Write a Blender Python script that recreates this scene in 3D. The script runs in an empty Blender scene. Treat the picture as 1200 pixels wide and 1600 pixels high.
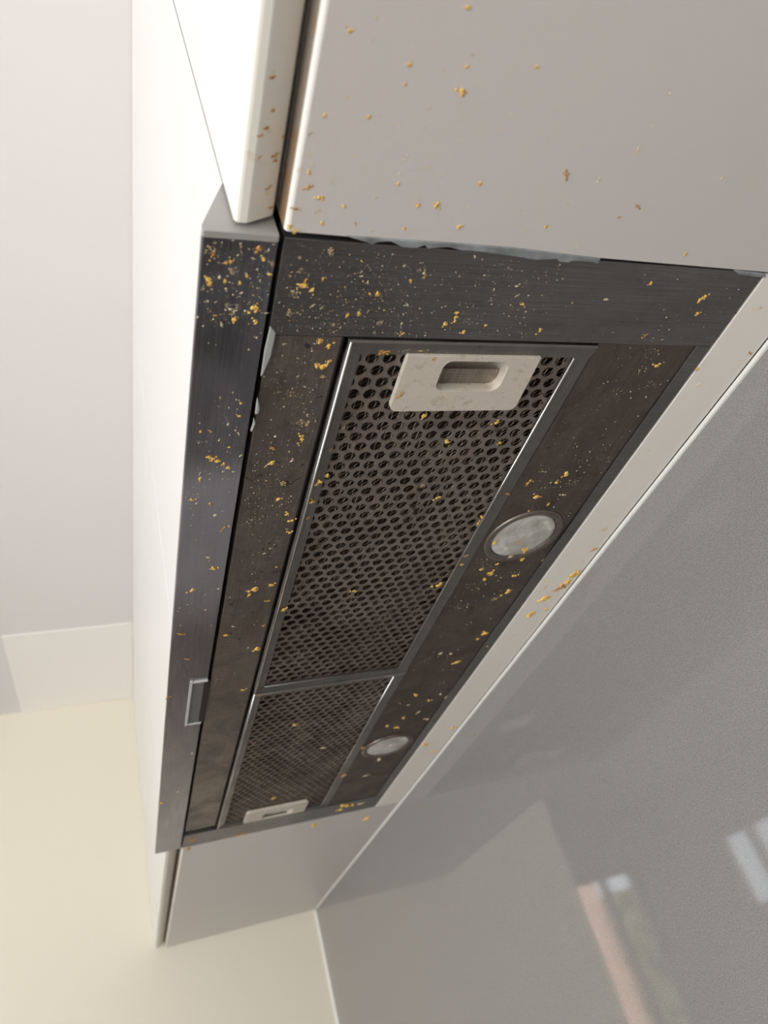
import bpy, bmesh, math, random
from mathutils import Vector, Matrix
random.seed(7)
SC = bpy.context.scene
COL = SC.collection
MM = 0.001

# ------------------------------------------------------------------ camera, world, lights, exposure
cam_d = bpy.data.cameras.new('camera'); cam = bpy.data.objects.new('camera', cam_d); COL.objects.link(cam)
right = Vector((0.9314, -0.2482, -0.2661)); down = Vector((-0.0587, 0.6193, -0.7830))
fwd = right.cross(down).normalized(); right = right.normalized(); down = fwd.cross(right).normalized()
m = Matrix((right, -down, -fwd)).transposed().to_4x4(); m.translation = Vector((-0.07973, -0.17467, -0.27900))
cam.matrix_world = m
cam_d.sensor_fit = 'VERTICAL'; cam_d.sensor_height = 36; cam_d.sensor_width = 27
cam_d.lens = 36 * 1173.02 / 1600
cam_d.clip_start = 0.01
cam_d.dof.use_dof = True; cam_d.dof.focus_distance = 0.47; cam_d.dof.aperture_fstop = 9.5
SC.camera = cam

w = bpy.data.worlds.new('sky'); SC.world = w; w.use_nodes = True
w.node_tree.nodes['Background'].inputs[0].default_value = (0.80, 0.90, 1.0, 1)
w.node_tree.nodes['Background'].inputs[1].default_value = 4.0

sun_d = bpy.data.lights.new('sun', 'SUN'); sun_d.energy = 15; sun_d.angle = .009; sun_d.color = (1, .95, .87)
sun = bpy.data.objects.new('sun', sun_d); COL.objects.link(sun)
sun.rotation_euler = Vector((-.3, .55, -.78)).to_track_quat('-Z', 'Y').to_euler()

def area(name, loc, rot, sx, sy, power, col):
    d = bpy.data.lights.new(name, 'AREA'); d.shape = 'RECTANGLE'; d.size = sx; d.size_y = sy
    d.energy = power; d.color = col
    o = bpy.data.objects.new(name, d); o.location = loc; o.rotation_euler = rot; COL.objects.link(o); return o
# area lamps added inside two unseen, blind-covered windows to stand in for daylight
area('added_lamp_room_side', (-2.52, -0.85, -0.75), (0, math.radians(-90), 0), 2.0, 2.2, 88, (1.0, 1.0, 1.0))
area('added_lamp_behind', (-0.9, -2.72, -0.7), (math.radians(90), 0, 0), 2.0, 1.9, 18, (1.0, 0.99, 0.97))

SC.view_settings.view_transform = 'Standard'; SC.view_settings.look = 'None'
SC.view_settings.exposure = -0.06; SC.view_settings.gamma = 1.0; SC.view_settings.use_curve_mapping = False

# ------------------------------------------------------------------ object helpers
def link(name, bm, mat, parent=None, smooth=False, mats=None):
    me = bpy.data.meshes.new(name); bm.to_mesh(me); bm.free()
    o = bpy.data.objects.new(name, me)
    for k in (mats or [mat]): me.materials.append(k)
    if smooth:
        for p in me.polygons: p.use_smooth = True
    COL.objects.link(o)
    if parent: o.parent = parent
    return o
def thing(name, label, cat, loc=(0, 0, 0), group=None):
    o = bpy.data.objects.new(name, None); o.empty_display_size = .05; o.location = loc; COL.objects.link(o)
    o['label'] = label; o['category'] = cat
    if group: o['group'] = group
    return o
def tag(o, label, cat, group=None, kind=None):
    o['label'] = label; o['category'] = cat
    if group: o['group'] = group
    if kind: o['kind'] = kind
    return o
def rel(o, parent):      # keep world coordinates of meshes written in scene space
    o.parent = parent; o.matrix_parent_inverse = parent.matrix_basis.inverted(); return o
def boxbm(x0, x1, y0, y1, z0, z1, bev=0, seg=2, bm=None):
    new = bm is None
    if new: bm = bmesh.new()
    r = bmesh.ops.create_cube(bm, size=1, matrix=Matrix.Translation(((x0+x1)/2, (y0+y1)/2, (z0+z1)/2)) @ Matrix.Diagonal((x1-x0, y1-y0, z1-z0, 1)))
    if bev and new: bmesh.ops.bevel(bm, geom=bm.edges[:], offset=bev, segments=seg, affect='EDGES', profile=.5)
    return bm
def prism(pts, axis, a0, a1, bev=0, bm=None):
    """extrude a closed 2D outline. axis 'y': pts are (x,z); axis 'z': pts are (x,y); axis 'x': pts are (y,z)"""
    bm = bm or bmesh.new()
    def P(p, a):
        return {'y': (p[0], a, p[1]), 'z': (p[0], p[1], a), 'x': (a, p[0], p[1])}[axis]
    A = [bm.verts.new(P(p, a0)) for p in pts]; B = [bm.verts.new(P(p, a1)) for p in pts]
    n = len(pts)
    bm.faces.new(A); bm.faces.new(B[::-1])
    for i in range(n): bm.faces.new((A[i], B[i], B[(i+1) % n], A[(i+1) % n]))
    bmesh.ops.recalc_face_normals(bm, faces=bm.faces[:])
    if bev: bmesh.ops.bevel(bm, geom=bm.edges[:], offset=bev, segments=2, affect='EDGES')
    return bm
def mm(pts): return [(a*MM, b*MM) for a, b in pts]
def rrect(x0, x1, y0, y1, r, n=6, corners=(1, 1, 1, 1)):
    """outline of a rectangle, ccw from lower left; corners (ll, lr, ur, ul) rounded if 1"""
    out = []
    for (cx, cy, a0, c) in ((x0+r, y0+r, 180, corners[0]), (x1-r, y0+r, 270, corners[1]), (x1-r, y1-r, 0, corners[2]), (x0+r, y1-r, 90, corners[3])):
        if c:
            for k in range(n+1):
                a = math.radians(a0 + 90*k/n); out.append((cx+r*math.cos(a), cy+r*math.sin(a)))
        else:
            out.append({180: (x0, y0), 270: (x1, y0), 0: (x1, y1), 90: (x0, y1)}[a0])
    return out
def plate_with_hole(outer, inner, z0, z1):
    """flat plate between an outer outline and a hole outline (both lists of xy), thickness z0..z1"""
    bm = bmesh.new()
    for z in (z0, z1):
        vo = [bm.verts.new((x, y, z)) for x, y in outer]; vi = [bm.verts.new((x, y, z)) for x, y in inner]
        eo = [bm.edges.new((vo[i], vo[(i+1) % len(vo)])) for i in range(len(vo))]
        ei = [bm.edges.new((vi[i], vi[(i+1) % len(vi)])) for i in range(len(vi))]
        bmesh.ops.triangle_fill(bm, use_beauty=True, use_dissolve=False, edges=eo+ei)
        if z == z0: a = (vo, vi)
        else: b = (vo, vi)
    for k in (0, 1):
        A, B = a[k], b[k]
        for i in range(len(A)): bm.faces.new((A[i], A[(i+1) % len(A)], B[(i+1) % len(A)], B[i]))
    bmesh.ops.recalc_face_normals(bm, faces=bm.faces[:])
    return bm

# ------------------------------------------------------------------ materials
def mat(name, col, rough=.5, metal=0, **kw):
    m = bpy.data.materials.new(name); m.use_nodes = True
    b = m.node_tree.nodes['Principled BSDF']
    b.inputs['Base Color'].default_value = (*col, 1); b.inputs['Roughness'].default_value = rough
    b.inputs['Metallic'].default_value = metal
    for k, v in kw.items(): b.inputs[k].default_value = v
    return m
class N:
    def __init__(s, m): s.t = m.node_tree; s.b = s.t.nodes['Principled BSDF']; s.co = s.t.nodes.new('ShaderNodeNewGeometry')
    def n(s, typ, **kw):
        x = s.t.nodes.new(typ)
        for k, v in kw.items(): setattr(x, k, v)
        return x
    def l(s, a, b): s.t.links.new(a, b)
    def noise(s, scale, detail=4, rough=.6, stretch=(1, 1, 1), off=(0, 0, 0), dist=0):
        mp = s.n('ShaderNodeMapping'); mp.inputs['Scale'].default_value = stretch; mp.inputs['Location'].default_value = off
        s.l(s.co.outputs['Position'], mp.inputs['Vector'])
        x = s.n('ShaderNodeTexNoise'); x.inputs['Scale'].default_value = scale; x.inputs['Detail'].default_value = detail
        x.inputs['Roughness'].default_value = rough; x.inputs['Distortion'].default_value = dist
        s.l(mp.outputs[0], x.inputs['Vector']); return x.outputs['Fac']
    def ramp(s, fac, stops):
        r = s.n('ShaderNodeValToRGB'); e = r.color_ramp.elements
        while len(e) < len(stops): e.new(.5)
        for el, (p, c) in zip(e, stops):
            el.position = p; el.color = (*c, 1) if isinstance(c, tuple) else (c, c, c, 1)
        s.l(fac, r.inputs[0]); return r.outputs[0]
    def mix(s, fac, a, b, blend='MIX'):
        x = s.n('ShaderNodeMix', data_type='RGBA', blend_type=blend)
        for k, v in ((0, fac), (6, a), (7, b)):
            if isinstance(v, tuple): x.inputs[k].default_value = (*v, 1)
            elif isinstance(v, (int, float)): x.inputs[k].default_value = v
            else: s.l(v, x.inputs[k])
        return x.outputs[2]
    def math(s, op, a, b=0):
        x = s.n('ShaderNodeMath', operation=op)
        for k, v in ((0, a), (1, b)):
            if isinstance(v, (int, float)): x.inputs[k].default_value = v
            else: s.l(v, x.inputs[k])
        return x.outputs[0]
    def bump(s, h, strength=.2, dist=.001):
        x = s.n('ShaderNodeBump'); x.inputs['Strength'].default_value = strength; x.inputs['Distance'].default_value = dist
        s.l(h, x.inputs['Height']); s.l(x.outputs[0], s.b.inputs['Normal'])

def steel(name, base, along, grime=0.0, grime_col=(.030, .017, .010), rough=.3, off=0.0, metal=1.0):
    m = mat(name, base, rough, metal); k = N(m)
    st = {'x': (3, 260, 1), 'y': (260, 3, 1)}[along]
    br = k.noise(6, 3, .65, st, (off, off, 0))
    big = k.noise(9, 3, .5, {'x': (1, 2.5, 1), 'y': (2.5, 1, 1)}[along], (off*2, 1, 0), .6)
    c = k.ramp(br, [(.3, tuple(v*.72 for v in base)), (.7, tuple(min(1, v*1.28) for v in base))])
    c = k.mix(k.ramp(big, [(.38, 0.0), (.66, .5)]), c, tuple(v*.7 for v in base))
    # baked-on grease: brown film with blotches
    fine = k.noise(85, 6, .72, (1, 1.2, 1), (off+3, off, 0), .3)
    blot = k.noise(17, 5, .62, (1.2, 1, 1), (off+7, 2, 0), .8)
    film = k.ramp(blot, [(.36, 0.0), (.60, 1.0)])
    spots = k.ramp(fine, [(.57, 0.0), (.64, 1.0)])
    g = k.math('MULTIPLY', k.math('MAXIMUM', k.math('MULTIPLY', film, .72), k.math('MULTIPLY', spots, k.math('ADD', film, .35))), grime)
    g = k.math('MINIMUM', g, .93)
    c = k.mix(g, c, grime_col)
    k.l(c, k.b.inputs['Base Color'])
    mt = k.math('SUBTRACT', metal, k.math('MULTIPLY', g, metal*.85)); k.l(mt, k.b.inputs['Metallic'])
    r = k.math('ADD', k.math('MULTIPLY', br, .16), rough-.08); r = k.math('ADD', r, k.math('MULTIPLY', g, .12)); k.l(r, k.b.inputs['Roughness'])
    k.bump(br, .10, .0004)
    return m
M = {}
def pale_band(m):
    # duller, paler and less metallic band on the visor, from about 15 cm to 28 cm along it
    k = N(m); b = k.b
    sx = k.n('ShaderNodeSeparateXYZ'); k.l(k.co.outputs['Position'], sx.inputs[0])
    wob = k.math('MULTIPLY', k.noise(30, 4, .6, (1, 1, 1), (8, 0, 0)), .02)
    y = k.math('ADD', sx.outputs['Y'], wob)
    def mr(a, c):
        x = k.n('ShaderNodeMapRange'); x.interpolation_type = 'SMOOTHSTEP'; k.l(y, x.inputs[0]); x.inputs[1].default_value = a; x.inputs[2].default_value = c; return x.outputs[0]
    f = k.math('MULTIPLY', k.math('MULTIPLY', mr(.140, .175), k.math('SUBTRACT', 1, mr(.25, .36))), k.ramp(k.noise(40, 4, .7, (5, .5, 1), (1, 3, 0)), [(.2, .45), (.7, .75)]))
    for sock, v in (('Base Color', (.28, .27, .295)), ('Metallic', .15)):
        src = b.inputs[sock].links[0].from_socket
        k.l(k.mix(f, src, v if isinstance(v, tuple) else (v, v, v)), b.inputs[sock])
M['bar'] = steel('steel_across', (.235, .228, .230), 'x', .42, (.035, .024, .018), .34, 1.3)
M['strip'] = steel('steel_visor', (.38, .375, .415), 'y', .18, (.035, .024, .018), .30, 4.1)
pale_band(M['strip'])
M['panel'] = steel('steel_panel_greasy', (.29, .25, .22), 'y', .85, (.028, .017, .011), .38, 2.2)
M['lampp'] = steel('steel_lamp_panel_greasy', (.20, .165, .14), 'y', .95, (.030, .019, .012), .42, 9.7)
M['rail'] = steel('filter_rail_aluminium', (.26, .25, .235), 'y', .55, (.05, .035, .022), .33, 6.0)
M['perf'] = steel('filter_aluminium_greasy', (.42, .37, .325), 'y', .85, (.035, .020, .010), .45, 11.0)
def clog(m, y0, y1, amt, col):
    k = N(m); b = k.b
    src = b.inputs['Base Color'].links[0].from_socket
    sx = k.n('ShaderNodeSeparateXYZ'); k.l(k.co.outputs['Position'], sx.inputs[0])
    mr = k.n('ShaderNodeMapRange'); mr.interpolation_type = 'SMOOTHSTEP'; k.l(sx.outputs['Y'], mr.inputs[0])
    mr.inputs[1].default_value = y0; mr.inputs[2].default_value = y1
    f = k.math('MULTIPLY', mr.outputs[0], k.ramp(k.noise(26, 4, .6, (1, 1, 1), (4, 4, 0), .5), [(.36, .15), (.62, amt)]))
    k.l(k.mix(f, src, col), b.inputs['Base Color'])
clog(M['perf'], .18, .42, .60, (.085, .05, .03))
clog(M['lampp'], .2, .6, .5, (.05, .032, .02))
M['rim'] = mat('pale_grip_rim', (.62, .62, .60), .4, .2)  # pale, barely metallic grey for the grip rim
M['bead'] = mat('bright_aluminium_bead', (.75, .75, .76), .22, 1)
M['foil'] = mat('filter_foil_mesh', (.30, .22, .15), .38, .35)
k = N(M['foil']); k.l(k.ramp(k.noise(40, 4), [(.32, (.09, .05, .028)), (.60, (.52, .42, .33))]), k.b.inputs['Base Color'])
clog(M['foil'], .14, .34, 1.0, (.03, .015, .008))
M['dark'] = mat('hood_inside', (.014, .009, .006), .7)
M['black'] = mat('gap_black', (.012, .010, .009), .6)  # near-black lining of slots and gaps
M['handle'] = mat('filter_handle_plastic', (.58, .53, .46), .45)
k = N(M['handle']); a = k.ramp(k.noise(110, 6, .75, (1, 1, 1), (0, 0, 0), .5), [(.54, 0.0), (.66, .5)])
c = k.mix(a, (.58, .53, .46), (.27, .17, .08)); c = k.mix(k.ramp(k.noise(900, 2), [(.4, 0.0), (.8, .25)]), c, (.75, .7, .6)); k.l(c, k.b.inputs['Base Color'])
k.bump(k.noise(1500, 2), .25, .0002)
M['white'] = mat('white_satin_laminate', (.75, .745, .735), .32)
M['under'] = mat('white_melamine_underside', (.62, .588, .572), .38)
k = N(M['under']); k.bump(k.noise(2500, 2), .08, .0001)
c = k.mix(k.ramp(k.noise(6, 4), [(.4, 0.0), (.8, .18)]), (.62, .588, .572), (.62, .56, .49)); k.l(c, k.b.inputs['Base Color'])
M['edge'] = mat('white_board_edge', (.80, .78, .75), .22)
def stained(name, base, stain, scale, lo, hi):
    m = mat(name, base, .4); k = N(m)
    a = k.ramp(k.noise(scale, 5, .7, (1, 1, 1), (2, 0, 1), .6), [(lo, 0.0), (hi, .9)])
    k.l(k.mix(a, base, stain), k.b.inputs['Base Color']); return m
M['front_edge'] = stained('greasy_board_front', (.27, .225, .18), (.30, .15, .035), 38, .50, .68)
M['door_edge'] = stained('door_bottom_edge', (.84, .81, .74), (.60, .42, .18), 70, .62, .75)
M['filler'] = stained('filler_board', (.86, .82, .76), (.68, .48, .22), 30, .66, .85)
M['cap'] = mat('grey_plastic_cap', (.34, .335, .32), .42)
M['silicone'] = mat('white_silicone', (.74, .75, .72), .25)
M['torn'] = mat('old_sealant', (.42, .45, .45), .35)
k = N(M['torn']); k.l(k.ramp(k.noise(60, 4), [(.35, (.14, .15, .15)), (.7, (.33, .37, .385))]), k.b.inputs['Base Color'])
M['torn_pale'] = mat('pale_sealant', (.36, .38, .36), .35)
M['glass_grey'] = mat('grey_backpainted_glass', (.20, .195, .19), .045, 0, IOR=1.53)
k = N(M['glass_grey'])
fl = k.noise(1400, 2, .8); c = k.ramp(fl, [(.34, (.155, .150, .147)), (.5, (.215, .209, .204)), (.68, (.34, .33, .325))])
k.l(c, k.b.inputs['Base Color']); k.bump(k.noise(5, 2), .05, .001)
M['wall'] = mat('cream_wall_paint', (.74, .70, .59), .7)
M['ceil'] = mat('ceiling_paint', (.76, .735, .73), .8)
M['lens'] = mat('frosted_lamp_lens', (.60, .59, .54), .22, 0)
M['lens'].node_tree.nodes['Principled BSDF'].inputs['Transmission Weight'].default_value = .35
k = N(M['lens']); k.l(k.ramp(k.noise(45, 4), [(.3, (.50, .48, .41)), (.7, (.88, .88, .86))]), k.b.inputs['Base Color'])
k.bump(k.noise(160, 1), .6, .0012)
M['reflector'] = mat('lamp_reflector', (.8, .8, .8), .15, 1)
M['notch'] = mat('grip_inner_grey', (.16, .165, .155), .45, .3)
M['yellow'] = mat('food_yellow', (.80, .50, .12), .45, **{'Subsurface Weight': .0})
M['brown'] = mat('food_orange_brown', (.58, .27, .05), .4)
M['pale'] = mat('food_pale', (.74, .62, .40), .45)
M['spot'] = mat('burnt_grease_spot', (.018, .013, .011), .35)
for nm, a, b in (('yellow', (.96, .67, .20), (.62, .33, .045)), ('brown', (.72, .40, .10), (.34, .14, .02)), ('pale', (.84, .76, .56), (.62, .47, .24))):
    k = N(M[nm]); k.l(k.ramp(k.noise(1500, 3), [(.38, b), (.60, a)]), k.b.inputs['Base Color'])
M['splat'] = mat('dried_splash_film', (.62, .47, .24), .4)
k = N(M['splat']); k.l(k.ramp(k.noise(800, 3), [(.35, (.45, .30, .12)), (.62, (.76, .62, .38))]), k.b.inputs['Base Color'])

# ------------------------------------------------------------------ the room (mostly behind the frame; seen in reflections)
def struct(name, bm, m, parent=None, label=None):
    o = link(name, bm, m, parent); 
    if not parent: o['kind'] = 'structure'
    return o
FZ, CZ = -1.8, .55
struct('ceiling', boxbm(-2.75, .45, -2.95, 4.7, CZ, CZ+.1), M['ceil'])
struct('ceiling_band', boxbm(-.262, -.0198, 1.245, 1.597, CZ-.002, CZ, .0005), mat('ceiling_band_pale', (.90, .87, .83), .8))  # thin strip, paler than the ceiling, before the end wall
M['floor'] = mat('floor_pale_stone', (.52, .49, .45), .5)
k = N(M['floor']); k.l(k.ramp(k.noise(6, 5), [(.3, (.44, .41, .38)), (.7, (.60, .57, .53))]), k.b.inputs['Base Color'])
struct('floor', boxbm(-2.75, .45, -2.95, 4.7, FZ-.1, FZ), M['floor'])
struct('wall_right', boxbm(.320, .45, -2.95, 4.7, FZ, CZ), M['wall'])
struct('wall_end', boxbm(-.31, .320, 1.5975, 1.63, FZ, CZ), M['wall'])
def wall_with_openings(name, axis, pos, th, a0, a1, ops, m):
    """ops: (a0,a1,z0,z1) openings along the wall, sorted"""
    bm = bmesh.new()
    def B(u0, u1, z0, z1):
        if u1-u0 < 1e-4 or z1-z0 < 1e-4: return
        if axis == 'y': boxbm(u0, u1, pos, pos+th, z0, z1, bm=bm)
        else: boxbm(pos, pos+th, u0, u1, z0, z1, bm=bm)
    c = a0
    for (u0, u1, z0, z1) in ops:
        B(c, u0, FZ, CZ); B(u0, u1, FZ, z0); B(u0, u1, z1, CZ); c = u1
    B(c, a1, FZ, CZ)
    return struct(name, bm, m)
wall_with_openings('wall_left', 'x', -2.75, .12, -2.95, 4.7, [(-2.1, .4, -1.75, .26), (2.15, 3.92, -.24, .22)], M['wall'])
wall_with_openings('wall_back', 'y', -2.95, .12, -2.75, .45, [(-1.95, .1, -1.75, .3)], M['wall'])
wall_with_openings('wall_front', 'y', 4.5, .12, -2.75, .45, [(-2.45, -1.93, -1.75, .26)], M['wall'])
M['frame'] = mat('window_frame_grey', (.30, .30, .30), .4)
M['pane'] = mat('window_pane', (1, 1, 1), .02, 0, IOR=1.45); M['pane'].node_tree.nodes['Principled BSDF'].inputs['Transmission Weight'].default_value = 1
M['blind'] = mat('blind_slat_fabric', (.72, .71, .69), .8)
def window(name, axis, pos, u0, u1, z0, z1, mull, slats=0):
    bm = bmesh.new(); t = .05
    def B(a, b, c, d, e=0, f=.05, bb=None):
        if axis == 'y': boxbm(a, b, pos+e, pos+f, c, d, bm=bb or bm)
        else: boxbm(pos+e, pos+f, a, b, c, d, bm=bb or bm)
    B(u0, u0+t, z0, z1); B(u1-t, u1, z0, z1); B(u0+t, u1-t, z0, z0+t); B(u0+t, u1-t, z1-t, z1)
    for x in mull: B(x-.02, x+.02, z0+t, z1-t)
    o = struct(name, bm, M['frame'])
    pb = bmesh.new(); B(u0+t, u1-t, z0+t, z1-t, .02, .026, pb)
    p = link('window_pane', pb, M['pane'], o)
    for i in range(slats):
        x = u0+.04+(u1-u0-.08)*(i+.5)/slats
        sb = bmesh.new(); bmesh.ops.create_cube(sb, size=1, matrix=Matrix.Diagonal((.002, .085, z1-z0-.04, 1)))
        s = link('blind_slat', sb, M['blind'], o)
        s.location = (x, pos-.06, (z0+z1)/2) if axis == 'y' else (pos+.16, x, (z0+z1)/2)
        s.rotation_euler = (0, 0, math.radians(14 if axis == 'y' else 80))
    return o
window('window_1', 'y', 4.53, -2.45, -1.93, -1.75, .26, [-2.2])
window('window_2', 'x', -2.70, 2.15, 3.92, -.24, .22, [2.7, 3.3, 3.62])
window('unseen_window_3', 'x', -2.70, -2.1, .4, -1.75, .26, [-1.3, -.45])  # unseen window, put in around the room-side lamp
window('unseen_window_4', 'y', -2.92, -1.95, .1, -1.75, .3, [-.9])  # unseen window, put in around the lamp behind the camera
# opaque blinds added behind the lamps to keep sky and sun out
struct('blocking_blind_3', boxbm(-2.66, -2.655, -2.09, .39, -1.74, .25), M['blind'])
struct('blocking_blind_4', boxbm(-1.94, .09, -2.86, -2.855, -1.74, .29), M['blind'])
# outside: a brick wall seen in the splashback's reflection, and the ground
M['brick'] = mat('red_brick', (.62, .34, .24), .8)
k = N(M['brick']); bt = k.n('ShaderNodeTexBrick'); bt.inputs['Scale'].default_value = 4.5
mp = k.n('ShaderNodeMapping'); mp.inputs['Rotation'].default_value = (math.radians(90), 0, 0); k.l(k.co.outputs['Position'], mp.inputs[0]); k.l(mp.outputs[0], bt.inputs[0])
bt.inputs['Color1'].default_value = (.66, .38, .27, 1); bt.inputs['Color2'].default_value = (.55, .30, .21, 1); bt.inputs['Mortar'].default_value = (.7, .62, .54, 1)
k.l(bt.outputs[0], k.b.inputs['Base Color'])
M['ground'] = mat('paving_outside', (.5, .48, .45), .9)
nb = struct('garden_wall', boxbm(-3.37, 1.0, 6.6, 6.8, FZ-.1, .9), M['brick'])
tag(nb, 'red brick garden wall outside the end window', 'wall')
M['leaf'] = mat('hedge_green', (.15, .17, .08), .7)
hb = boxbm(-4.3, -3.39, 6.45, 7.1, FZ-.119, .27)
bmesh.ops.subdivide_edges(hb, edges=hb.edges[:], cuts=22, use_grid_fill=True)
for v in hb.verts: v.co += Vector((random.uniform(-.04, .04), random.uniform(-.06, .06), random.uniform(-.04, .04) if v.co.z > -1 else 0))
tag(link('hedge', hb, M['leaf']), 'clipped green hedge beside the garden wall, outside the end window', 'hedge')
g = struct('floor_outside', boxbm(-9, 6, -8, 10, FZ-.25, FZ-.12), M['ground'])

# kitchen run under the hood (out of frame, it lights and reflects)
M['stone'] = mat('pale_stone_worktop', (.74, .72, .70), .3)
ct = link('worktop', boxbm(-.33, .312, -2.2, 1.597, -.94, -.90, .002), M['stone']); tag(ct, 'pale stone worktop below the range hood', 'worktop')
for i in range(4):
    y0 = -2.2 + i*.949
    c = thing('base_cabinet', ['white base cabinet farthest behind the photographer', 'white base cabinet just behind the photographer', 'white base cabinet under the cooktop', 'white base cabinet against the end wall'][i], 'cabinet', (0, y0, FZ), 'base cabinets under the worktop')
    rel(link('body', boxbm(-.28, .312, y0+.002, y0+.947, FZ, -.941), M['white']), c)
    rel(link('door', boxbm(-.30, -.281, y0+.004, y0+.945, FZ+.12, -.945, .002), M['white']), c)
M['wood'] = mat('dark_brown_wood', (.10, .055, .03), .45)
bb = thing('added_dark_box', 'unseen dark brown box added by the end wall to darken the steel reflection', 'box', (-.08, 1.52, -.9))  # added out of view so the visor steel mirrors something dark
rel(link('box_body', boxbm(-.30, .27, 1.46, 1.59, -.8995, -.47, .006), M['wood']), bb)
rel(link('lid', boxbm(-.305, .275, 1.455, 1.592, -.4695, -.45, .004), M['wood']), bb)
cook = thing('cooktop', 'black glass cooktop on the worktop below the range hood', 'cooktop', (0, 0, -.9))
M['blackglass'] = mat('black_ceramic_glass', (.01, .01, .01), .06)
rel(link('glass_top', boxbm(-.27, .29, .06, 1.02, -.8995, -.893, .001), M['blackglass']), cook)
M['ring'] = mat('burner_print', (.12, .12, .12), .3)
for cx, cy, r in ((-.13, .2, .09), (.1, .2, .075), (-.13, .78, .075), (.1, .78, .1)):
    o_ = [(cx+r*math.cos(a*math.pi/24), cy+r*math.sin(a*math.pi/24)) for a in range(48)]
    i_ = [(cx+(r-.004)*math.cos(a*math.pi/24), cy+(r-.004)*math.sin(a*math.pi/24)) for a in range(48)]
    rel(link('burner_ring', plate_with_hole(o_, i_, -.893, -.8925), M['ring']), cook)

# ------------------------------------------------------------------ splashback and its sealant beads
sp = link('splashback', boxbm(.3135, .3195, -2.2, 1.596, -.9, -.0008, .0006), M['glass_grey'])
tag(sp, 'glossy grey glass splashback below the wall cabinets', 'splashback')
b1 = link('sealant_bead', prism([(.3106, -.0002), (.3109, -.0014), (.3118, -.0022), (.3134, -.0025), (.3134, -.0002)], 'y', -2.2, 1.5955), M['silicone'])
tag(b1, 'white sealant bead along the top edge of the grey splashback', 'sealant')
b2 = link('sealant_bead', prism([(.3134, 1.5930), (.3120, 1.5934), (.3102, 1.5950), (.3096, 1.5974), (.3134, 1.5974)], 'z', -.9, -.0045), M['silicone'])
tag(b2, 'white sealant bead down the corner of splashback and end wall', 'sealant')

# ------------------------------------------------------------------ wall cabinets
DOOR = [(-19.4, CZ*1000-.5), (-19.4, 6.0), (-18.9, 4.7), (-17.8, 4.0), (-14.2, 4.0), (-13.4, 4.35), (-2.4, 11.0), (-1.5, 12.6), (-1.5, CZ*1000-.5)]
def door(y0, y1, parent, z0=None):
    pts = DOOR if z0 is None else [(x, z if z > 100 else z+z0) for x, z in DOOR]
    bm = prism(mm(pts), 'y', y0, y1)
    me_faces = bm.faces[:]
    for f in me_faces:
        c = f.calc_center_median()
        lim = .014 + (0 if z0 is None else z0*MM)
        f.material_index = 1 if c.z < lim else 0
    o = link('door', bm, None, None, mats=[M['white'], M['door_edge']]); rel(o, parent)
    o.modifiers.new('b', 'BEVEL').width = .0006
    return o
def cabinet(label, y0, y1, doors, slant=0.0):
    c = thing('wall_cabinet', label, 'cabinet', (.0, y0, 0), 'white wall cabinets along the kitchen wall')
    # bottom board with a rounded front edge
    r = 2.2; z1 = 16; x0 = 1.0
    prof = [(x0, z1), (x0, r)] + [(x0+r-r*math.cos(a), r-r*math.sin(a)) for a in [math.radians(t) for t in (18, 36, 54, 72)]] + [(x0+r, 0), (312.5, 0), (312.5, z1)]
    bm = prism(mm(prof), 'y', y0, y1)
    if slant:
        for v in bm.verts:
            if v.co.y > y1-1e-4: v.co.y = y1 + slant*(v.co.x/.313)
    for f in bm.faces:
        cc = f.calc_center_median(); n = f.normal
        f.material_index = 2 if cc.x < .00105 else (1 if cc.x < .0033 else 0)
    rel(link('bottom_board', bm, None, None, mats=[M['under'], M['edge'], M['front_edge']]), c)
    rel(link('carcass', boxbm(.001, .312, y0+.0003, y1-.0003, .0165, CZ-.0005), M['white']), c)
    for a, b in doors: door(a, b, c)
    return c
cab_near = cabinet('white wall cabinet nearest the camera with food specks on its underside', -.95, -.0036, [(-.949, -.477), (-.474, -.003)], .0026)
cab_far = cabinet('white wall cabinet between range hood and end wall, cleaner underside', .9005, 1.597, [(.9015, 1.2475), (1.2505, 1.5965)])
# the cabinet that houses the hood: body above it and two doors hanging to the visor
hc = thing('wall_cabinet', 'white wall cabinet directly above the range hood with doors reaching to its visor', 'cabinet', (0, 0, .04), 'white wall cabinets along the kitchen wall')
rel(link('carcass', boxbm(.001, .312, -.0005, .9, .075, CZ-.0005), M['white']), hc)
for a, b in ((.0005, .4583), (.4602, .8985)):
    door(a, b, hc, 34)
fl_ = link('filler_board', prism(mm([(272.6, 12), (272.6, .6), (273.2, 0), (309.5, 0), (309.5, 12)]), 'y', .0, .8995), None, mats=[M['filler'], M['edge']])
tag(fl_, 'beige white filler board between range hood and grey splashback, crumbs along it', 'board')
for p in fl_.data.polygons:
    if p.center.x < .2731: p.material_index = 1

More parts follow.
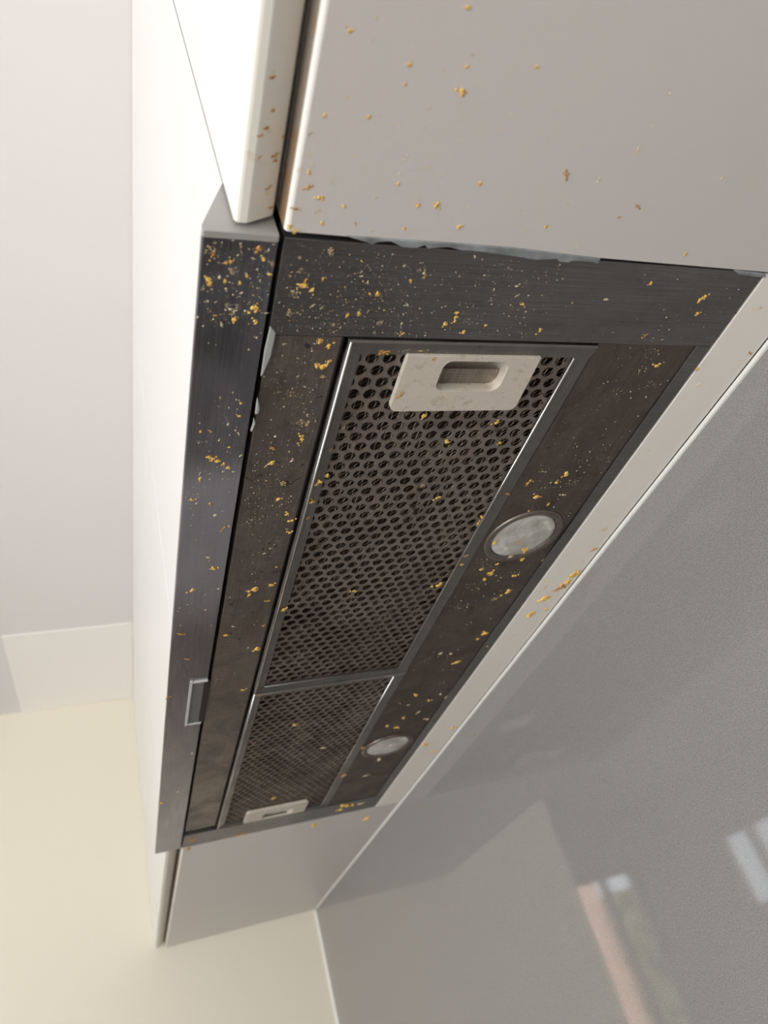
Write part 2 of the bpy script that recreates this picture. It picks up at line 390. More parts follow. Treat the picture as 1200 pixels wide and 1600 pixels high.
# ------------------------------------------------------------------ the range hood
hood = thing('range_hood', 'greasy brushed steel slide out range hood with two perforated filters', 'range hood', (0, 0, 0))
def part(name, bm, m, parent=None, smooth=False, label=None, mats=None):
    o = link(name, bm, m, None, smooth, mats); rel(o, parent or hood) if not parent or parent is hood else None
    if parent and parent is not hood: o.parent = parent
    if label: o['label'] = label
    return o
T = .0012
def sheet(x0, x1, y0, y1, z0=0, t=.0012, bev=.0004): return boxbm(x0*MM, x1*MM, y0*MM, y1*MM, z0, z0+t, bev, 2)
part('front_bar', sheet(1.6, 271.3, -.6, 50.8, 0, .012), M['bar'], label='wide brushed steel bar nearest the camera')
part('far_bar', sheet(1.6, 271.3, 847, 897.5, 0, .012), M['bar'])
part('rear_bar', sheet(260.6, 271.3, 51.1, 846.7, 0, .012), M['bar'])
part('sliding_panel', sheet(2.2, 38.6, 51.6, 829, .0006, .012), M['panel'], label='brown stained steel panel left of the filters')
# lamp panel with two lamp openings
LAMPS = [(225.0, 238.5), (226.0, 653.5)]
def circ(cx, cy, r, n=48): return [((cx+r*math.cos(2*math.pi*i/n))*MM, (cy+r*math.sin(2*math.pi*i/n))*MM) for i in range(n)]
for (y0, y1, L) in ((51.6, 449, LAMPS[0]), (449, 846.4, LAMPS[1])):
    pass
bm = bmesh.new()
for z in (.0012, .0024):
    vo = [bm.verts.new((x*MM, y*MM, z)) for x, y in ((190.8, 51.4), (260.0, 51.4), (260.0, 846.4), (190.8, 846.4))]
    es = [bm.edges.new((vo[i], vo[(i+1) % 4])) for i in range(4)]
    for L in LAMPS:
        vi = [bm.verts.new((x, y, z)) for x, y in circ(*L, 32.4)]
        es += [bm.edges.new((vi[i], vi[(i+1) % 48])) for i in range(48)]
    bmesh.ops.triangle_fill(bm, use_beauty=True, edges=es)
part('lamp_panel', bm, M['lampp'], label='dark brown greasy steel panel holding both lamps')
def lathe(prof, cx, cy, n=64):
    bm = bmesh.new(); rings = []
    for r, z in prof:
        rings.append([bm.verts.new(((cx+r*math.cos(2*math.pi*i/n))*MM, (cy+r*math.sin(2*math.pi*i/n))*MM, z*MM)) for i in range(n)])
    for a, b in zip(rings, rings[1:]):
        for i in range(n): bm.faces.new((a[i], a[(i+1) % n], b[(i+1) % n], b[i]))
    bmesh.ops.recalc_face_normals(bm, faces=bm.faces[:]); return bm
for L in LAMPS:
    ring = part('lamp_ring', lathe([(32.2, 6), (32.2, 1.0), (31.6, .1), (30.4, -.5), (28.6, -.4), (27.2, .5), (26.6, 1.2), (26.6, 6)], *L), M['panel'], smooth=True)
    bm = lathe([(25.9, 6), (25.9, 1.2), (25.0, .5), (20, .15), (12, -.1), (5, -.2), (.01, -.2)], *L)
    part('lamp_lens', bm, M['lens'], ring, smooth=True, label='frosted glass lens, unlit')
    part('lamp_reflector', lathe([(25.5, 7), (22, 16), (14, 24), (.01, 27)], *L), M['reflector'], ring, smooth=True)
# inside of the hood, seen through gaps and holes
part('housing', boxbm(.0013, .2713, .001, .8975, .026, .0745), M['dark'])
bm = bmesh.new()
boxbm(.0013, .0022, .0518, .8465, .013, .026, bm=bm); boxbm(.0386, .0396, .0518, .8465, .0009, .026, bm=bm)
part('slot_liner', bm, M['black'])

# ---- filters
PX, PY = 9.6, 8.4
def perforated(x0, x1, y0, y1, ox, oy, skip=None):
    bm = bmesh.new(); n = 24; r = 3.72; s = PX
    R = []
    for i in range(n):
        a = 2*math.pi*i/n
        d = (a % (math.pi/3)); d = min(d, math.pi/3-d)
        R.append((a, (s/2)/math.cos(d)))
    j0 = int(math.floor((y0-oy)/PY)); j1 = int(math.ceil((y1-oy)/PY))
    fy = (PY*2/math.sqrt(3))/PX
    for j in range(j0, j1+1):
        cy = oy + j*PY
        if cy < y0-3 or cy > y1+3: continue
        sh = (PX/2 if j % 2 else 0)
        i0 = int(math.floor((x0-ox-sh)/PX)); i1 = int(math.ceil((x1-ox-sh)/PX))
        for i in range(i0, i1+1):
            cx = ox+sh+i*PX
            if cx < x0-3 or cx > x1+3: continue
            if skip and skip[0] < cx < skip[1] and skip[2] < cy < skip[3]: continue
            A = [bm.verts.new(((cx+q*math.cos(a))*MM, (cy+q*math.sin(a)*fy)*MM, .0028)) for a, q in R]
            B = [bm.verts.new(((cx+r*math.cos(a))*MM, (cy+r*math.sin(a))*MM, .0028)) for a, q in R]
            C = [bm.verts.new(((cx+r*math.cos(a))*MM, (cy+r*math.sin(a))*MM, .0036)) for a, q in R]
            for q in range(n):
                p = (q+1) % n
                bm.faces.new((A[q], A[p], B[p], B[q])); bm.faces.new((B[q], B[p], C[p], C[q]))
    return bm
def foil(x0, x1, y0, y1, z, rot, seed, skip=None):
    rnd = random.Random(seed); bm = bmesh.new()
    cx, cy = (x0+x1)/2, (y0+y1)/2; LX, LY = 6.4, 2.7; ca, sa = math.cos(rot), math.sin(rot)
    H = math.hypot(x1-x0, y1-y0)/2
    ni = int(H/(LX/2)); nk = int(H/LY)
    wd = .42
    for k_ in range(-nk, nk+1):
        prev = None
        for i in range(-ni, ni+1):
            u = i*LX/2; v = k_*LY + (LY/2 if (i+k_) % 2 else -LY/2)*.96
            x = cx+u*ca-v*sa; y = cy+u*sa+v*ca
            if not (x0 <= x <= x1 and y0 <= y <= y1) or (skip[0] < x < skip[1] and skip[2] < y < skip[3]): prev = None; continue
            zz = z + (.5 if (i+k_) % 2 else -.5) + rnd.uniform(-.25, .25)
            jx, jy = rnd.uniform(-.2, .2), rnd.uniform(-.2, .2)
            a = bm.verts.new(((x+jx-wd*sa*-1*.5)*MM, (y+jy+wd*ca*.5)*MM, (zz+.2)*MM)); b = bm.verts.new(((x+jx-wd*sa*.5)*MM, (y+jy-wd*ca*.5)*MM, (zz-.2)*MM))
            if prev: bm.faces.new((prev[0], a, b, prev[1]))
            prev = (a, b)
    return bm
def bead(x0, y0, x1, y1, r, z, bm=None, n=8):
    bm = bm or bmesh.new(); d = Vector((x1-x0, y1-y0, 0)).normalized(); s = Vector((-d.y, d.x, 0))
    rr = []
    for (x, y) in ((x0, y0), (x1, y1)):
        rr.append([bm.verts.new(((x+s.x*r*math.cos(2*math.pi*i/n))*MM, (y+s.y*r*math.cos(2*math.pi*i/n))*MM, (z+r*math.sin(2*math.pi*i/n))*MM)) for i in range(n)])
    for i in range(n): bm.faces.new((rr[0][i], rr[1][i], rr[1][(i+1) % n], rr[0][(i+1) % n]))
    bm.faces.new(rr[0][::-1]); bm.faces.new(rr[1]); bmesh.ops.recalc_face_normals(bm, faces=bm.faces[:]); return bm
def handle(parent, x0, x1, y0, y1, sx0, sx1, sy0, sy1, flip):
    cor = (0, 0, 1, 1) if not flip else (1, 1, 0, 0)
    outer = [(x*MM, y*MM) for x, y in rrect(x0, x1, y0, y1, 4.5, 6, cor)]
    inner = [(x*MM, y*MM) for x, y in rrect(sx0, sx1, sy0, sy1, 5.5, 6, (1, 1, 1, 1))]
    bm = plate_with_hole(outer, inner, -.0012, .0022)
    bmesh.ops.remove_doubles(bm, verts=bm.verts[:], dist=1e-6)
    h = part('handle', bm, M['handle'], parent, label='pale plastic grip plate with a rounded finger slot')
    md = h.modifiers.new('b', 'BEVEL'); md.width = .0007; md.segments = 2; md.limit_method = 'ANGLE'; md.angle_limit = 1.0
    # cup inside the slot: walls and a floor that steps down half way
    bm = bmesh.new(); zs = (.002, .0135)
    lo = [bm.verts.new((x, y, zs[0])) for x, y in inner]; hi = [bm.verts.new((x, y, zs[1])) for x, y in inner]
    n = len(inner)
    for i in range(n): bm.faces.new((lo[i], lo[(i+1) % n], hi[(i+1) % n], hi[i]))
    bm.faces.new(hi)
    ym = (sy0+sy1)/2
    q = (sy0, ym) if flip else (ym, sy1)
    o = part('finger_cup', bm, M['handle'], h)
    part('finger_lip', boxbm(sx0*MM+.0004, sx1*MM-.0004, q[0]*MM, q[1]*MM-.0004, .005, .0062, .0004), M['perf'], h)
    return h
def filt(y0, y1, first):
    f = thing('grease_filter', '', ''); del f['label']; del f['category']; f.location = (0, 0, 0); f.parent = hood
    f['label'] = 'perforated grease filter nearest the camera' if first else 'far perforated grease filter, browner with grease'
    x0, x1 = 41.9, 190.2
    SK = (101, 137, 64.5, 85) if first else (101, 137, 817, 837.5)
    # rails: near, far, left, right
    nr = prism(mm([(y0, .2), (y0+1.2, -.6), (y0+9.6, 1.0), (y0+9.6, 2.6), (y0, 4.5)]), 'x', x0*MM, x1*MM)
    part('rail', nr, M['rail'], f, label='bevelled end rail')
    part('rail', prism(mm([(y1, .2), (y1-1.2, -.4), (y1-8.2, 1.0), (y1-8.2, 2.6), (y1, 4.5)]), 'x', x0*MM, x1*MM), M['rail'], f)
    part('rail', prism(mm([(x0, .3), (x0+.6, -.4), (x0+2.6, .6), (x0+9.0, 1.6), (x0+9.0, 2.6), (x0, 4.5)]), 'y', (y0+.6)*MM, (y1-.6)*MM), M['rail'], f)
    part('rail', prism(mm([(x1, 1.0), (x1-9.6, 1.0), (x1-10.6, 1.6), (x1-10.6, 2.6), (x1, 4.5)]), 'y', (y0+9.6)*MM, (y1-8)*MM), M['rail'], f)
    part('bead', bead(x0+1.5, y0+1.0, x0+1.5, y1-1.0, .62, -.35), M['bead'], f, True, 'bright aluminium edge')
    part('bead', bead(x1-10.8, y0+9.8, x1-10.8, y1-8.2, .62, .9), M['bead'], f, True, 'bright aluminium edge')
    if first: part('bead', bead(x0+9, y1-8.4, x1-10.6, y1-8.4, .55, .9), M['rail'], f, True)
    oy = 66.5 if first else 66.5+PY*48
    part('perforated_plate', perforated(x0+8, x1-9.5, y0+8, y1-7, 58.6, oy, (97, 141, 62, 88) if first else (97, 141, 814.5, 840)), M['perf'], f, label='perforated aluminium face')
    part('foil_mesh', foil(x0+3, x1-3, y0+3, y1-3, 3.9, math.radians(-50), 3, SK), M['foil'], f)['kind'] = 'stuff'
    part('foil_mesh', foil(x0+3, x1-3, y0+3, y1-3, 5.6, math.radians(-22), 4, SK), M['foil'], f)['kind'] = 'stuff'
    part('backing', boxbm((x0+1)*MM, (x1-1)*MM, (y0+1)*MM, (y1-1)*MM, .015, .018), M['dark'], f)
    if first: handle(f, 75.9, 156.2, 61.0, 101.2, 98.5, 138.5, 64.3, 85.8, False)
    else: handle(f, 75.9, 156.2, 801.0, 841.0, 98.5, 138.5, 817.0, 838.0, True)
    return f
filt(52.6, 449.4, True)
filt(449.8, 846.2, False)

# ---- the pull-out visor: steel strip, slanted grey end caps, finger grip
vis = part('visor', None or prism(mm([(-32.4, 3.6), (-32.6, .8), (-32.2, .1), (-31.6, 0), (-1.2, 0), (-.8, .4), (-.8, 30), (-19.0, 37.6), (-19.3, 37.6)]), 'y', .0022, .8968), M['strip'], label='pull out visor strip of brushed steel')
bm = prism(mm([(-32.6, .6), (-32.2, 4.6), (-19.3, 37.8), (-.6, 37.8), (-.6, .3), (-1.0, 0), (-32.0, 0)]), 'y', -.0012, .0021)
cap = part('end_cap', bm, M['cap'], vis, label='light grey plastic end cap'); cap.modifiers.new('b', 'BEVEL').width = .0006
bm = prism(mm([(-32.6, .6), (-32.2, 4.6), (-19.3, 37.8), (-.6, 37.8), (-.6, .3), (-1.0, 0), (-32.0, 0)]), 'y', .8969, .8985)
part('end_cap', bm, M['strip'], vis)
bm = bmesh.new()
part('finger_grip', sheet(-13.2, -2.4, 409.5, 492.5, -.0006, .0006, 0), M['notch'], vis, label='recessed grey finger grip')
bm = bmesh.new()
boxbm(-.0150, -.0132, .4070, .4950, -.0016, .0006, bm=bm); boxbm(-.0130, -.0008, .4080, .4098, -.0016, .0006, bm=bm); boxbm(-.0130, -.0008, .4922, .4940, -.0016, .0006, bm=bm)
part('grip_rim', bm, M['rim'], vis, label='bright metal rim round the finger grip')
bm = bmesh.new(); boxbm(-.0034, .0021, .410, .492, -.0007, .0004, bm=bm)
part('grip_slot', bm, M['black'], vis)

# measured positions on the real surfaces, millimetres: (x, y, radius, kind)
CRUMBS = {
 'strip': [(-8.6, 5.0, 1.62, 'b'),(-6.3, 9.8, 1.1, 'y'),(-21.7, 13.4, 0.8, 'y'),(-19.7, 12.6, 0.94, 'y'),(-27.0, 4.3, 0.78, 's'),(-27.4, 9.5, 0.92, 'b'),(-29.1, 7.8, 2.34, 's'),(-18.7, 17.3, 1.5, 's'),(-12.4, 19.1, 0.83, 'y'),(-10.6, 20.3, 0.56, 'p'),(-23.8, 20.2, 0.95, 'p'),(-21.2, 22.3, 0.96, 'y'),(-20.6, 26.2, 0.83, 'p'),(-28.8, 22.1, 1.35, 'y'),(-27.6, 24.0, 1.08, 'y'),(-26.6, 26.9, 0.55, 'p'),(-14.7, 23.2, 0.83, 'y'),(-8.1, 15.6, 0.69, 'p'),(-2.4, 17.8, 0.85, 'y'),(-1.8, 12.6, 1.25, 's'),(-4.6, 6.2, 0.55, 'p'),(-10.4, 10.4, 0.55, 'p'),(-16.5, 3.8, 0.66, 'p'),(-13.7, 28.2, 0.7, 'p'),(-17.2, 29.0, 0.56, 'p'),(-6.2, 21.4, 0.56, 'p'),(-27.8, 33.3, 0.83, 'p'),(-30.4, 27.1, 0.95, 's'),(-18.9, 34.9, 1.27, 's'),(-17.6, 37.0, 1.28, 'p'),(-16.0, 38.3, 0.72, 'p'),(-15.0, 34.7, 0.85, 's'),(-14.7, 37.5, 0.72, 'p'),(-7.3, 35.8, 1.6, 'y'),(-5.7, 37.1, 1.02, 'y'),(-5.9, 42.9, 1.18, 'y'),(-15.0, 42.9, 1.16, 'y'),(-20.9, 45.3, 0.72, 'p'),(-24.8, 42.9, 0.57, 'p'),(-31.6, 41.8, 0.7, 'p'),(-10.9, 37.7, 0.58, 'p'),(-0.8, 38.3, 0.59, 'p'),(-6.8, 95.1, 0.82, 'y'),(-7.2, 104.3, 1.0, 'y'),(-11.9, 110.3, 0.84, 'p'),(-7.4, 115.2, 0.68, 'p'),(-25.8, 115.1, 0.82, 'y'),(-21.2, 114.8, 0.83, 'b'),(-15.6, 122.3, 1.02, 'p'),(-5.5, 117.7, 0.69, 'p'),(-9.6, 128.0, 0.69, 'y'),(-17.8, 136.9, 1.39, 'y'),(-15.2, 139.2, 1.58, 'y'),(-20.0, 135.3, 1.04, 'y'),(-11.5, 141.5, 0.89, 'y'),(-8.4, 144.9, 1.26, 'y'),(-11.3, 148.0, 0.9, 'p'),(-2.6, 135.1, 0.89, 'p'),(-5.2, 148.3, 0.73, 'p'),(-23.6, 153.8, 1.06, 'y'),(-26.8, 171.7, 1.09, 'y'),(-24.4, 175.5, 0.74, 'p'),(-16.3, 176.2, 0.75, 'y'),(-17.5, 91.5, 0.48, 'p'),(-26.5, 109.0, 0.65, 'p'),(-6.6, 59.9, 0.76, 'p'),(-3.8, 52.8, 0.76, 'p'),(-12.4, 187.5, 1.54, 'p'),(-6.6, 202.2, 1.2, 'b'),(-3.3, 199.3, 0.8, 'y'),(-8.7, 244.7, 1.92, 'y'),(-13.8, 231.5, 1.03, 'p'),(-3.2, 270.5, 0.9, 'p'),(-4.7, 319.7, 0.73, 'p'),(-10.4, 296.9, 0.92, 'p'),(-21.7, 269.7, 1.74, 'y'),(-25.8, 327.9, 1.9, 'b'),(-19.6, 368.3, 1.53, 'b'),(-26.9, 314.7, 0.7, 'p'),(-4.5, 567.5, 1.73, 'p'),(-20.7, 544.1, 1.31, 'b'),(-30.1, 700.5, 1.61, 'y'),(-14.1, 672.3, 1.58, 'p'),(-31.4, 432.8, 1.38, 'b')],
 'panel': [(27.6, 54.6, 1.45, 'y'),(32.9, 56.9, 1.31, 'y'),(9.7, 56.7, 0.78, 'p'),(24.7, 60.3, 0.49, 'p'),(31.6, 70.5, 1.68, 'y'),(29.1, 69.7, 1.33, 'y'),(33.8, 69.7, 1.18, 'y'),(34.7, 67.1, 1.01, 'y'),(33.7, 77.4, 1.37, 's'),(19.2, 90.3, 1.36, 's'),(30.3, 104.4, 0.89, 'p'),(30.9, 123.9, 1.3, 'y'),(29.2, 120.8, 1.29, 'y'),(14.7, 130.1, 1.27, 'b'),(14.8, 120.8, 1.25, 'p'),(15.9, 141.9, 1.68, 'y'),(24.7, 133.7, 0.93, 'p'),(28.8, 127.0, 0.74, 'y'),(25.6, 161.7, 2.16, 's'),(25.0, 175.4, 1.61, 'y'),(27.1, 110.2, 2.51, 's'),(31.2, 111.3, 1.81, 's'),(27.4, 141.4, 1.33, 'p'),(13.0, 145.0, 0.93, 'p'),(25.4, 84.5, 0.68, 'p'),(20.4, 77.1, 0.67, 'p'),(32.6, 191.3, 1.25, 'y'),(37.0, 198.3, 1.7, 'y'),(37.4, 211.2, 1.52, 'y'),(21.9, 276.6, 2.36, 'y'),(19.5, 283.7, 1.42, 'y'),(18.0, 278.4, 1.88, 's'),(34.2, 272.9, 1.67, 'y'),(34.2, 250.5, 0.92, 'y'),(34.3, 294.3, 1.24, 'b'),(34.8, 366.9, 2.75, 'y'),(27.6, 362.9, 1.08, 'p'),(7.3, 338.6, 1.52, 'y'),(26.6, 227.6, 0.88, 'p'),(18.1, 256.6, 0.68, 'p'),(23.5, 233.0, 0.88, 'p'),(12.4, 326.3, 1.0, 'p'),(35.8, 330.6, 1.31, 'b'),(32.0, 440.2, 1.52, 'y')],
 'frail': [(48.0, 161.4, 1.84, 'y'),(51.7, 155.8, 1.63, 'y'),(46.4, 163.7, 1.23, 'y'),(47.0, 179.7, 1.47, 'b'),(49.5, 133.1, 1.36, 's'),(46.7, 180.3, 1.47, 'y'),(46.7, 196.5, 1.3, 'b'),(48.2, 308.4, 2.06, 'y'),(47.0, 454.7, 2.86, 'b'),(63.1, 60.7, 1.4, 'b'),(65.0, 59.8, 1.05, 'b'),(60.9, 61.6, 1.05, 'b'),(95.0, 55.2, 0.92, 'y'),(83.0, 58.9, 0.9, 'y'),(87.0, 62.3, 1.28, 'y'),(104.9, 56.7, 1.87, 's'),(187.4, 183.8, 1.32, 'b'),(182.9, 257.8, 2.04, 's'),(183.8, 269.1, 1.48, 'y')],
 'plate': [(151.5, 115.5, 1.57, 'y'),(101.6, 109.2, 1.64, 'y'),(90.6, 107.4, 1.4, 's'),(123.7, 131.5, 1.54, 'y'),(161.4, 134.1, 1.17, 'y'),(120.4, 173.2, 1.88, 's'),(135.1, 186.9, 1.47, 'y'),(173.9, 300.6, 2.45, 'y'),(179.4, 219.9, 1.37, 'y'),(179.6, 212.4, 1.9, 'y'),(58.4, 305.5, 1.56, 's'),(101.1, 296.2, 1.64, 'y'),(96.2, 544.8, 2.28, 'y'),(141.5, 625.2, 2.66, 'p'),(105.8, 771.8, 3.05, 'y'),(36.1, 548.9, 1.42, 'p'),(54.5, 116.9, 1.53, 's')],
 'handle': [(79.3, 88.7, 1.32, 'b'),(90.9, 74.7, 1.69, 's'),(91.0, 63.5, 0.92, 'b'),(105.6, 88.8, 1.98, 's'),(130.3, 96.4, 1.67, 's'),(109.7, 92.7, 1.41, 's')],
 'bar': [(13.1, 22.9, 1.47, 'y'),(18.2, 24.7, 1.34, 'y'),(14.2, 20.5, 1.03, 'b'),(11.6, 26.4, 2.66, 's'),(9.6, 38.2, 1.66, 's'),(10.6, 15.0, 1.44, 's'),(22.9, 4.5, 1.87, 's'),(22.1, 18.3, 0.74, 'y'),(50.0, 25.0, 1.27, 'y'),(46.2, 25.2, 0.79, 'y'),(59.0, 9.1, 1.09, 's'),(67.1, 11.3, 1.27, 's'),(69.7, 12.5, 0.96, 'p'),(70.7, 14.5, 0.81, 'b'),(64.6, 17.0, 0.64, 'y'),(43.1, 36.4, 1.28, 'y'),(38.0, 38.1, 0.8, 'y'),(31.9, 44.0, 1.12, 's'),(94.7, 34.0, 1.05, 'y'),(95.0, 36.8, 1.06, 'y'),(95.1, 39.2, 1.07, 'y'),(90.5, 41.3, 1.06, 'y'),(102.4, 46.2, 1.28, 'y'),(114.1, 40.8, 0.92, 'y'),(67.1, 41.5, 0.68, 'p'),(69.0, 48.2, 1.03, 'y'),(55.4, 41.9, 1.49, 's'),(24.3, 34.3, 0.62, 'p'),(92.6, 2.0, 0.66, 'p'),(109.8, 19.1, 0.7, 'p'),(9.5, 8.6, 0.85, 's'),(19.8, 33.4, 0.76, 'p'),(67.0, 30.7, 0.66, 'p'),(121.3, 16.6, 1.07, 'p'),(129.8, 27.3, 1.11, 'y'),(147.3, 43.4, 1.18, 'y'),(178.0, 21.6, 1.19, 'p'),(200.0, 10.8, 1.21, 'y'),(239.1, 18.9, 1.53, 'y'),(241.3, 16.2, 1.31, 'y'),(244.1, 27.8, 1.12, 'y'),(217.5, 44.6, 1.11, 'b'),(158.3, 24.7, 0.77, 'p'),(224.2, 31.3, 0.66, 'p'),(124.1, 22.1, 0.72, 'p')],
 'lampp': [(241.2, 67.1, 1.67, 'y'),(227.1, 166.9, 2.45, 'y'),(199.6, 174.6, 2.12, 'b'),(214.6, 189.0, 2.49, 'y'),(222.8, 174.2, 1.64, 'y'),(235.7, 189.3, 1.71, 'p'),(228.3, 199.7, 1.15, 'y'),(214.9, 206.0, 0.85, 'y'),(204.6, 280.7, 1.86, 'y'),(216.5, 287.2, 2.55, 'y'),(217.1, 274.5, 1.57, 'y'),(242.6, 295.1, 2.0, 'y'),(245.8, 321.3, 3.11, 'y'),(237.3, 331.1, 2.77, 's'),(213.5, 296.1, 1.92, 'y'),(265.1, 286.3, 2.03, 'y'),(260.5, 275.4, 2.66, 's'),(269.8, 273.1, 2.01, 's'),(252.5, 393.4, 2.68, 'y'),(265.8, 420.1, 3.61, 'y'),(249.0, 403.4, 1.93, 'y'),(217.6, 422.8, 2.28, 'p'),(229.2, 427.1, 2.32, 'p'),(242.5, 449.1, 2.83, 'y'),(218.8, 513.0, 2.55, 'y'),(241.0, 534.5, 1.79, 'y'),(218.2, 537.6, 1.31, 'p'),(222.3, 571.9, 2.28, 'y'),(222.0, 597.7, 2.82, 'y'),(208.0, 588.6, 2.29, 'y'),(261.3, 532.0, 2.73, 'p'),(250.4, 522.1, 2.22, 'p'),(236.6, 563.8, 1.84, 'p'),(255.0, 587.8, 2.41, 'p'),(225.5, 693.4, 4.21, 'p'),(192.1, 644.0, 1.92, 'y'),(187.8, 730.5, 2.64, 'y'),(222.5, 748.5, 2.23, 'p'),(267.9, 682.0, 2.72, 'p')],
 'lens': [(201.1, 242.7, 2.05, 'y'),(233.5, 256.2, 2.5, 'y'),(236.9, 268.9, 2.23, 'y'),(221.6, 243.6, 1.51, 'b'),(224.0, 263.6, 1.56, 'p'),(227.8, 648.8, 3.01, 'p')],
 'farbar': [(220.4, 858.6, 5.65, 'y'),(243.3, 864.3, 3.22, 'p'),(213.4, 873.3, 3.17, 'y'),(186.4, 921.2, 3.25, 'y'),(11.6, 867.5, 3.64, 'b'),(79.2, 890.7, 4.56, 'b'),(72.4, 891.6, 3.4, 'b')],
 'filler': [(304.4, 297.2, 3.26, 'y'),(302.9, 301.9, 3.27, 'y'),(301.7, 313.8, 3.68, 'y'),(301.5, 319.9, 2.97, 'b'),(297.0, 324.3, 3.71, 'b'),(290.8, 339.1, 3.37, 'y'),(282.4, 318.6, 2.53, 's'),(288.4, 367.4, 3.1, 'y'),(290.1, 362.1, 2.31, 'y'),(302.3, 358.9, 2.34, 'y'),(303.4, 263.9, 2.08, 'b'),(301.1, 303.6, 2.91, 's'),(288.1, 404.2, 3.24, 's'),(297.7, 236.9, 3.32, 's'),(300.1, 219.7, 1.95, 's'),(286.2, 22.3, 1.9, 's'),(305.5, 55.3, 1.29, 'b'),(272.4, 68.8, 1.26, 'y'),(282.9, 82.0, 1.04, 'p'),(301.1, 627.5, 3.18, 'y'),(277.2, 667.9, 4.32, 'y'),(298.6, 702.2, 3.43, 'y')],
 'ncab': [(52.6, -95.1, 0.96, 'y'),(12.0, -81.6, 0.8, 'y'),(20.5, -86.9, 0.57, 'p'),(21.3, -80.1, 0.93, 's'),(36.8, -74.2, 0.86, 'y'),(36.8, -67.2, 0.63, 'y'),(44.8, -82.5, 0.73, 's'),(60.3, -80.7, 1.02, 's'),(58.9, -76.7, 0.77, 'y'),(51.2, -74.3, 1.01, 's'),(60.4, -68.0, 1.45, 'y'),(48.6, -60.4, 1.04, 's'),(16.2, -59.6, 0.85, 's'),(8.8, -52.3, 0.73, 'y'),(25.7, -53.6, 0.76, 'y'),(29.9, -54.6, 0.64, 's'),(36.0, -52.5, 0.52, 'p'),(49.4, -52.9, 0.8, 's'),(64.8, -57.6, 0.95, 's'),(73.6, -55.4, 0.7, 'p'),(82.0, -56.5, 0.57, 'p'),(84.1, -62.6, 0.56, 'p'),(64.7, -49.9, 0.55, 'p'),(4.7, -44.9, 0.49, 'b'),(13.5, -45.2, 0.38, 'p'),(5.7, -36.5, 1.01, 's'),(7.5, -33.7, 0.64, 'p'),(6.6, -29.9, 0.9, 'y'),(3.2, -30.3, 0.89, 's'),(7.5, -23.6, 1.05, 'b'),(12.8, -19.7, 1.33, 'y'),(5.2, -13.9, 1.6, 's'),(3.5, -14.0, 0.93, 'b'),(13.7, -13.5, 1.36, 's'),(24.1, -16.8, 0.96, 'y'),(16.0, -8.8, 0.96, 'y'),(2.7, -5.5, 1.08, 'y'),(5.5, -4.0, 1.09, 'y'),(45.8, -41.2, 0.68, 'p'),(44.7, -39.2, 0.55, 'p'),(55.8, -37.2, 0.56, 'p'),(62.8, -34.6, 0.57, 'p'),(44.4, -33.2, 0.69, 'p'),(45.3, -29.1, 0.7, 'y'),(24.9, -38.5, 0.52, 'p'),(16.3, -27.5, 0.53, 'p'),(81.4, -33.2, 1.04, 'y'),(65.1, -21.3, 1.48, 'y'),(56.7, -20.2, 0.88, 'y'),(80.0, -22.1, 0.61, 'p'),(79.3, -12.8, 1.09, 'y'),(53.5, -9.0, 0.89, 'y'),(31.1, -9.5, 0.57, 'b'),(38.7, -7.1, 0.58, 'p'),(36.9, -22.4, 0.56, 'p'),(36.7, -20.9, 0.56, 'p'),(96.8, -29.2, 0.46, 'p'),(87.6, -80.7, 0.67, 'y'),(152.5, -79.8, 0.77, 'p'),(88.1, -66.9, 0.56, 'p'),(151.1, -57.3, 0.65, 'p'),(150.9, -55.8, 0.81, 'p'),(151.1, -54.4, 0.49, 'p'),(121.2, -41.2, 1.27, 'b'),(138.4, -41.3, 0.65, 'p'),(138.6, -39.8, 0.98, 'p'),(166.7, -30.3, 1.06, 'b'),(159.5, -24.4, 0.7, 'b'),(122.7, -16.2, 1.0, 'y'),(129.1, -27.7, 0.83, 's'),(210.4, -8.1, 0.99, 'y'),(203.9, -48.2, 0.73, 'p'),(204.4, -49.2, 0.73, 'p'),(159.5, -30.0, 0.7, 'p'),(122.1, -54.1, 0.62, 'p'),(105.4, -23.0, 0.64, 'p'),(106.1, -54.1, 0.45, 'p'),(151.6, -66.2, 0.48, 'p'),(251.6, -19.6, 0.63, 'p'),(144.2, -6.8, 0.53, 'p'),(113.2, -13.7, 0.66, 'p')],
 'fcab': [(271.4, 947.5, 6.48, 'y'),(186.6, 927.2, 3.27, 'y'),(9.6, 906.4, 3.81, 'b')],
}
BEVEL = [(-10.7, -62.3, 6.0, 0.9, 's'), (-10.6, -60.6, 6.0, 1.05, 'b'), (-9.0, -50.0, 7.0, 0.9, 's'), (-8.5, -48.5, 7.3, 0.9, 'b'), (-10.3, -42.3, 6.2, 1.05, 'b'), (-9.2, -40.7, 6.9, 1.05, 's'), (-12.9, -39.6, 4.7, 0.75, 'b'), (-11.9, -31.0, 5.2, 0.75, 'b'), (-4.7, -30.3, 9.6, 1.05, 'b'), (-4.7, -28.4, 9.6, 0.9, 'b'), (-6.7, -14.5, 8.4, 1.05, 's'), (-5.8, -16.8, 8.9, 0.9, 'b'), (-4.8, -18.3, 9.5, 0.75, 's'), (-3.5, -7.7, 10.3, 0.75, 'b'), (-2.7, -37.6, 10.8, 0.6, 'b')]
